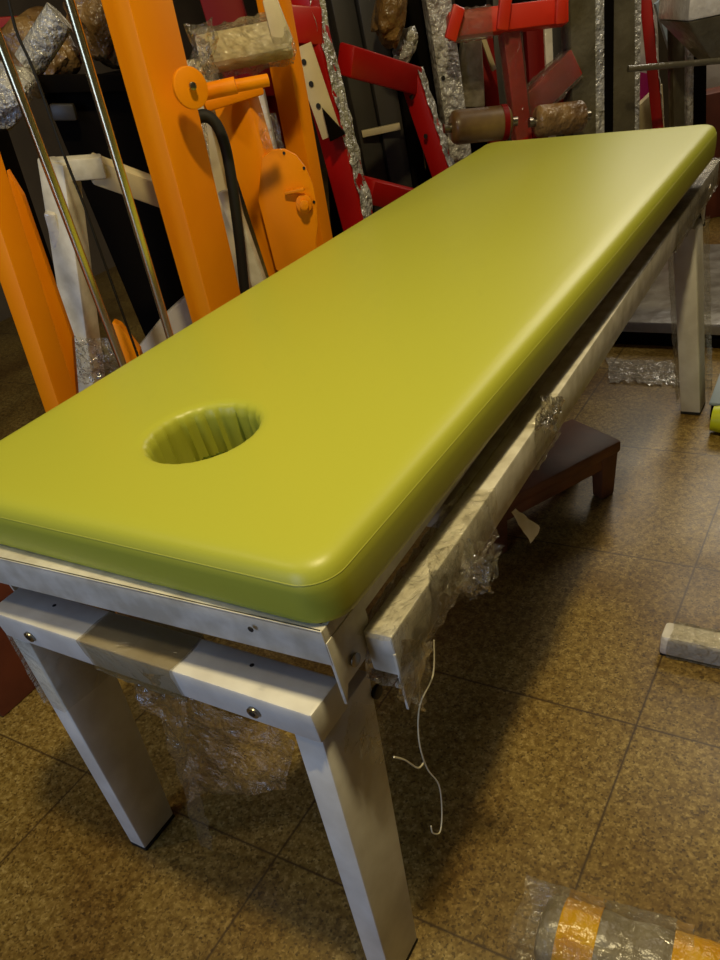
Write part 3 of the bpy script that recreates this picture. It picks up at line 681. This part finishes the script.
own(MB().beam(P(258, 90, D - .08), ground(P(258, 90, D - .08), P(278, 180, D - .08)), 0.03, 0.03, hdir(-10), 0.003).build('inner_post', 'wrapped_white'), t)
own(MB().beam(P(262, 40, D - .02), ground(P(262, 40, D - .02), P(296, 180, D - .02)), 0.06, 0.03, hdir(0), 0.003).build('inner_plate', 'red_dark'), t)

# --- dark grey machine behind the bent arm
D = 2.85
t = thing('dark_machine_rack', 'dark grey rack of posts seen through the bent red arm', 'machine frame', base_of(380, 80, D))
for (a, b_, m_, wd) in (((336, -20), (368, 140), 'darkgrey', .07), ((364, -20), (392, 140), 'darkgrey', .075), ((408, -20), (432, 140), 'black', .055), ((392, -20), (412, 140), 'black', .05)):
    A1 = P(*a, D); own(MB().beam(up(A1, ground(A1, P(*b_, D)), .4), ground(A1, P(*b_, D)), wd, .06, hdir(12), 0.004).build('post', m_), t)
own(MB().beam(P(362, 134, D - .05), P(400, 126, D - .05), 0.018, .02, hdir(0), 0.002).build('cross_rod', 'cream'), t)
own(MB().beam(P(330, 215, D + .05), P(450, 215, D + .05), 0.28, .04, hdir(0), 0.004).build('back_panel', 'black'), t)
own(MB().beam(P(394, 66, D - .04), P(408, 36, D - .04), 0.008, .01, hdir(0), 0.001).build('tie_rod', 'steel'), t)
bundle([(376, 2), (406, 12)], D - .17, 0.08, 'paper', 'crumpled brown bundle high between dark rack posts', seed=12)
bundle([(398, 42), (412, 54)], D - .12, 0.05, 'silver', 'small silvery film bunch hanging on the dark rack', seed=13)

# --- silver wrapped column
def column(label, a, b_, D, wd, dp, yaw, m, name='wrapped_column', film=False, grp=None, holes=()):
    A1 = P(*a, D); G = ground(A1, P(*b_, D)); A1 = up(A1, G, 0.45) if a[1] < 0 else A1; t = thing(name, label, 'column', (G.x, G.y, 0), grp)
    own(MB().beam(A1, G, wd, dp, hdir(yaw), 0.004).build('post', m), t)
    own(MB().beam(G + UP * .012, G, wd + .08, dp + .08, FH, 0.003).build('foot_plate', m), t) if False else None
    if film: own(MB().sleeve(A1, A1.lerp(G, .6), wd, dp, hdir(yaw), 0.003, len(label), 0.014, 0.010).build('plastic_wrap', 'film_dense', sharp=70), t)
    for x, y in holes: own(MB().cyl(P(x, y, D - dp / 2 - .004), hdir(yaw), 0.006, 0.003, 12).build('bolt_hole', 'socket'), t)
    return t
column('silvery wrapped column just left of the scarlet bar', (432, -30), (462, 180), 2.72, .073, .06, 8, 'silver', holes=((443, 78),))
column('olive grey column with silvery film down its right side', (577, -30), (580, 128), 2.72, .085, .06, 14, 'olive')
column('narrow strip of silvery film right beside the olive grey column', (593, -30), (594.5, 128), 2.74, .040, .06, 14, 'silver', holes=((592, 58),))
column('slim black column between the two olive grey ones', (604, -30), (604, 128), 2.86, .05, .05, 0, 'black')
column('second olive grey column, with a silvery strip, right of the black one', (619, -30), (621, 128), 3.50, .098, .07, 0, 'olive')
column('silvery film strip beside the second olive grey column', (636, -30), (634, 128), 3.52, .030, .05, 0, 'silver')
column('dark olive column with a silvery edge near the right picture edge', (679, 24), (680, 128), 3.80, .082, .06, 0, 'olive')
column('thin silvery strip on the column near the right picture edge', (689, 20), (688, 128), 3.76, .028, .05, 0, 'silver')
column('black column at the right behind the hanging hopper', (697, 20), (697, 128), 3.92, .070, .05, 0, 'black')

# --- scarlet bar with plates on a red post
D = 2.62
t = thing('scarlet_press_bar', 'scarlet bar with three bolted plates on a red post', 'machine frame', base_of(515, 90, D))
own(MB().beam(P(448, 27, D), P(566, 12, D), 0.056, 0.06, (hdir(0) + UP * 0.2).normalized(), 0.005).build('crossbar', 'scarlet'), t)
for x0, y0, x1, y1, wd in ((459, 6, 450, 40, .034), (506, -6, 502, 30, .034), (561, -6, 560, 24, .030)):
    own(MB().beam(P(x0, y0, D - .045), P(x1, y1, D - .045), wd, .022, hdir(0), 0.004).build('end_plate', 'scarlet'), t)
own(MB().beam(P(508, 26, D + .02), ground(P(508, 26, D + .02), P(522, 140, D + .02)), 0.052, 0.05, hdir(8), 0.004).build('post', 'red'), t)
own(MB().beam(P(524, 112, D + .05), P(574, 62, D + .08), 0.075, 0.05, hdir(0), 0.005).build('brace', 'red'), t)
q = MB().sleeve(P(524, 112, D + .05), P(574, 62, D + .08), 0.075, 0.05, hdir(0), 0.004, 91, 0.012, 0.008).build('plastic_wrap', 'film_dense', sharp=70); own(q, t)
q = MB().sleeve(P(452, 27, D), P(490, 22, D), 0.06, 0.062, hdir(0), 0.004, 92, 0.012, 0.008).build('plastic_wrap', 'film_dense', sharp=70); own(q, t)
q = MB().sleeve(P(509, 30, D + .02), P(521, 134, D + .02), 0.052, 0.05, hdir(8), 0.002, 93, 0.014, 0.008).build('plastic_wrap', 'film', sharp=70); own(q, t)
D = 2.95
t = thing('red_rear_frame', 'dark red posts standing behind the scarlet bar', 'machine frame', base_of(540, 90, D))
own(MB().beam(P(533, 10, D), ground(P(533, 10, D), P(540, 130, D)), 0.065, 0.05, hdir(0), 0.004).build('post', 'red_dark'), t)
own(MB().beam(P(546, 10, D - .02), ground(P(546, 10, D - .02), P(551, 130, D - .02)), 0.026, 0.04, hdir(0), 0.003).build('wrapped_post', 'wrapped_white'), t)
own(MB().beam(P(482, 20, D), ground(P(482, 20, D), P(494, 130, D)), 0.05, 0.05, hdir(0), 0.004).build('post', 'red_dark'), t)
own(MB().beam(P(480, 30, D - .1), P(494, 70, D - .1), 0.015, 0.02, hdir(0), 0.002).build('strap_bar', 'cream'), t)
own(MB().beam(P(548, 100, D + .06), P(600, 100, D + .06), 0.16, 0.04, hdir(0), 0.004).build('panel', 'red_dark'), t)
D = 3.15
t = thing('dark_rear_rack', 'black and grey rack posts deep behind the scarlet bar', 'machine frame', base_of(550, 60, D))
for x, wd, m_ in ((498, .05, 'darkgrey'), (551, .045, 'darkgrey'), (562, .04, 'darkgrey'), (520, .06, 'black'), (470, .1, 'black')):
    A1 = P(x, -20, D); own(MB().beam(A1, ground(A1, P(x + 3, 120, D)), wd, .05, hdir(0), 0.003).build('post', m_), t)
o = MB().prism([P(463, 38, 2.75), P(482, 36, 2.75), P(486, 108, 2.75), P(462, 108, 2.75), P(459, 70, 2.75)], FH * .05, 0.01)
o = o.build('wrapped_pad', 'roll'); tag(o, 'grey film wrapped pad hanging under the scarlet bar', 'pad')
# foam rollers
def roller(a, b_, D, r, m, label, band=None):
    A1, B1 = P(*a, D), P(*b_, D + .02); t = thing('foam_roller', label, 'foam roller', (A1.x, A1.y, 0)); d = B1 - A1; n_ = 24
    own(MB().tube([A1 + d * (k / n_) for k in range(n_ + 1)], lambda u: r * min(1, .72 + u * 5, .72 + (1 - u) * 5), 28).build('foam', m, sharp=80), t)
    own(MB().tube([A1 - d * .12, B1 + d * .12], 0.012, 14).build('spindle', 'steel'), t)
    if band: own(MB().tube([A1 + d * band[0], A1 + d * band[1]], r + .002, 28).build('end_band', band[2]), t)
    return t
roller((451, 128), (510, 122), 2.50, 0.042, 'foam', 'brown foam roller with a dark red end band behind the cushion', (0.84, 0.93, 'red_dark'))
roller((535, 122), (584, 116), 2.56, 0.040, 'paper', 'film wrapped brown roller partly behind the olive grey column')

# --- right end: red strap post, rod, magenta cloth, sheets, hopper
D = 3.62
t = thing('red_slim_post', 'slim red leaning post right of the olive grey columns', 'machine frame', base_of(652, 60, D))
own(MB().beam(P(643, -30, D), ground(P(643, -30, D), P(658, 128, D)), 0.044, 0.04, hdir(-24), 0.004).build('post', 'red'), t)
edge_film(P(643, -30, D), P(658, 124, D), 0.044, 0.04, -24, 95, 0.04, t, 'wrapped_white')
o = MB().tube([P(628, 69, 3.24), P(728, 60, 3.26)], 0.010, 14).build('grey_rod', 'olive'); tag(o, 'pale horizontal rod crossing in front of the right columns', 'rod')
def slab(c, D, th, m, name, label, cat, seed=0, floor=True):     # padded upright slab with creased film on it
    pts = [P(x, y, D) for x, y in c]
    if floor: pts[2].z = 0; pts[3].z = 0
    nx_ = 14; f = MB(); b_ = bmesh.new(); g0 = []
    for side in (0, 1):
        g = []
        for j in range(nx_ + 1):
            r_ = []
            for i in range(nx_ + 1):
                u, v = i / nx_, j / nx_; p = (pts[0] * (1 - u) + pts[1] * u) * (1 - v) + (pts[3] * (1 - u) + pts[2] * u) * v
                e = noise.noise(p * 9 + Vector((seed, 0, 0))) * .012 + abs(noise.noise(p * 22 + Vector((seed, 4, 0)))) * .008
                r_.append(b_.verts.new(p + FH * ((th if side else 0) + (e if side else -e))))
            g.append(r_)
        for j in range(nx_):
            for i in range(nx_): b_.faces.new((g[j][i], g[j][i + 1], g[j + 1][i + 1], g[j + 1][i]))
        g0.append(g)
    A_, B_ = g0
    per = [(0, i) for i in range(nx_)] + [(j, nx_) for j in range(nx_)] + [(nx_, i) for i in range(nx_, 0, -1)] + [(j, 0) for j in range(nx_, 0, -1)]
    for k in range(len(per)):
        (j, i), (l, m2) = per[k], per[(k + 1) % len(per)]; b_.faces.new((A_[j][i], A_[l][m2], B_[l][m2], B_[j][i]))
    for v_ in b_.verts:
        if v_.co.z < 0: v_.co.z = 0
    o = finish(name, b_, m, sharp=60); tag(o, label, cat); return o
slab([(628, -20), (656, -20), (664, 200), (632, 200)], 4.30, .06, 'sheet', 'covered_pad', 'tall white covered pad standing behind the slim red post', 'covered pad', 1)
slab([(629, 70), (650, 74), (656, 150), (630, 150)], 4.16, .05, 'magenta', 'magenta_bag', 'magenta bag behind the lower half of the slim red post', 'bag', 2)
slab([(628, 116), (662, 84), (676, 150), (628, 150)], 4.04, .04, 'cream', 'cream_panel', 'cream panel with a slanting top below the magenta bag', 'panel', 3)
slab([(699, 64), (726, 60), (726, 120), (700, 120)], 4.26, .05, 'sheet', 'white_carton', 'white carton behind the rod at the right picture edge', 'carton', 4)
o = MB().beam(P(659, 0, 4.2), ground(P(659, 0, 4.2), P(690, 100, 4.2)), .05, .03, hdir(0), .003).build('leaning_bar', 'blue'); tag(o, 'pale blue bar leaning diagonally behind the dark olive column', 'bar')
q = MB().film(P(676, -10, 3.7), P(698, -10, 3.7), P(686, 26, 3.7), P(672, 24, 3.7), 20, 20, .05, 9, 4, .1).build('plastic_bunch', 'silver', sharp=80); tag(q, 'crumpled pale film hanging left of the hopper', 'plastic film')
D = 3.30
t = thing('wrapped_hopper', 'dark film wrapped hopper narrowing downwards in the upper right corner', 'hopper', base_of(715, 30, D))
def quad(z, x0, x1, d0, d1, D):
    a_, b_ = P(x0, z, D + d0), P(x1, z, D + d0); h = a_.z
    return [a_, b_, b_ + FH * (d1 - d0), a_ + FH * (d1 - d0)]
lo = quad(62, 712, 740, .06, .2, D); hi = quad(22, 688, 770, 0, .30, D)
for l in lo: l.z = lo[0].z
for l in hi: l.z = hi[0].z
own(MB().hexa(lo + hi, .008).build('funnel', 'olive'), t)
own(MB().hexa([v_ + UP * .001 for v_ in hi] + [v_ + UP * .12 for v_ in hi], .008).build('rim', 'wrapped_white'), t)
own(MB().beam(P(730, 60, D + .12), ground(P(730, 60, D + .12), P(730, 160, D + .12)), .05, .05, FH, .003).build('stand', 'darkgrey'), t)
# things low behind the far right corner
D = 4.0
t = thing('brown_crate', 'brown crate behind the far right corner of the cushion', 'crate', base_of(712, 130, D))
c0 = P(699, 96, D); c1_ = P(750, 94, D); h = c0.z; c0.z = c1_.z = 0
own(MB().hexa([c0, c1_, c1_ + FH * .15, c0 + FH * .15] + [v_ + UP * h for v_ in (c0, c1_, c1_ + FH * .15, c0 + FH * .15)], .006).build('body', 'redwood'), t)
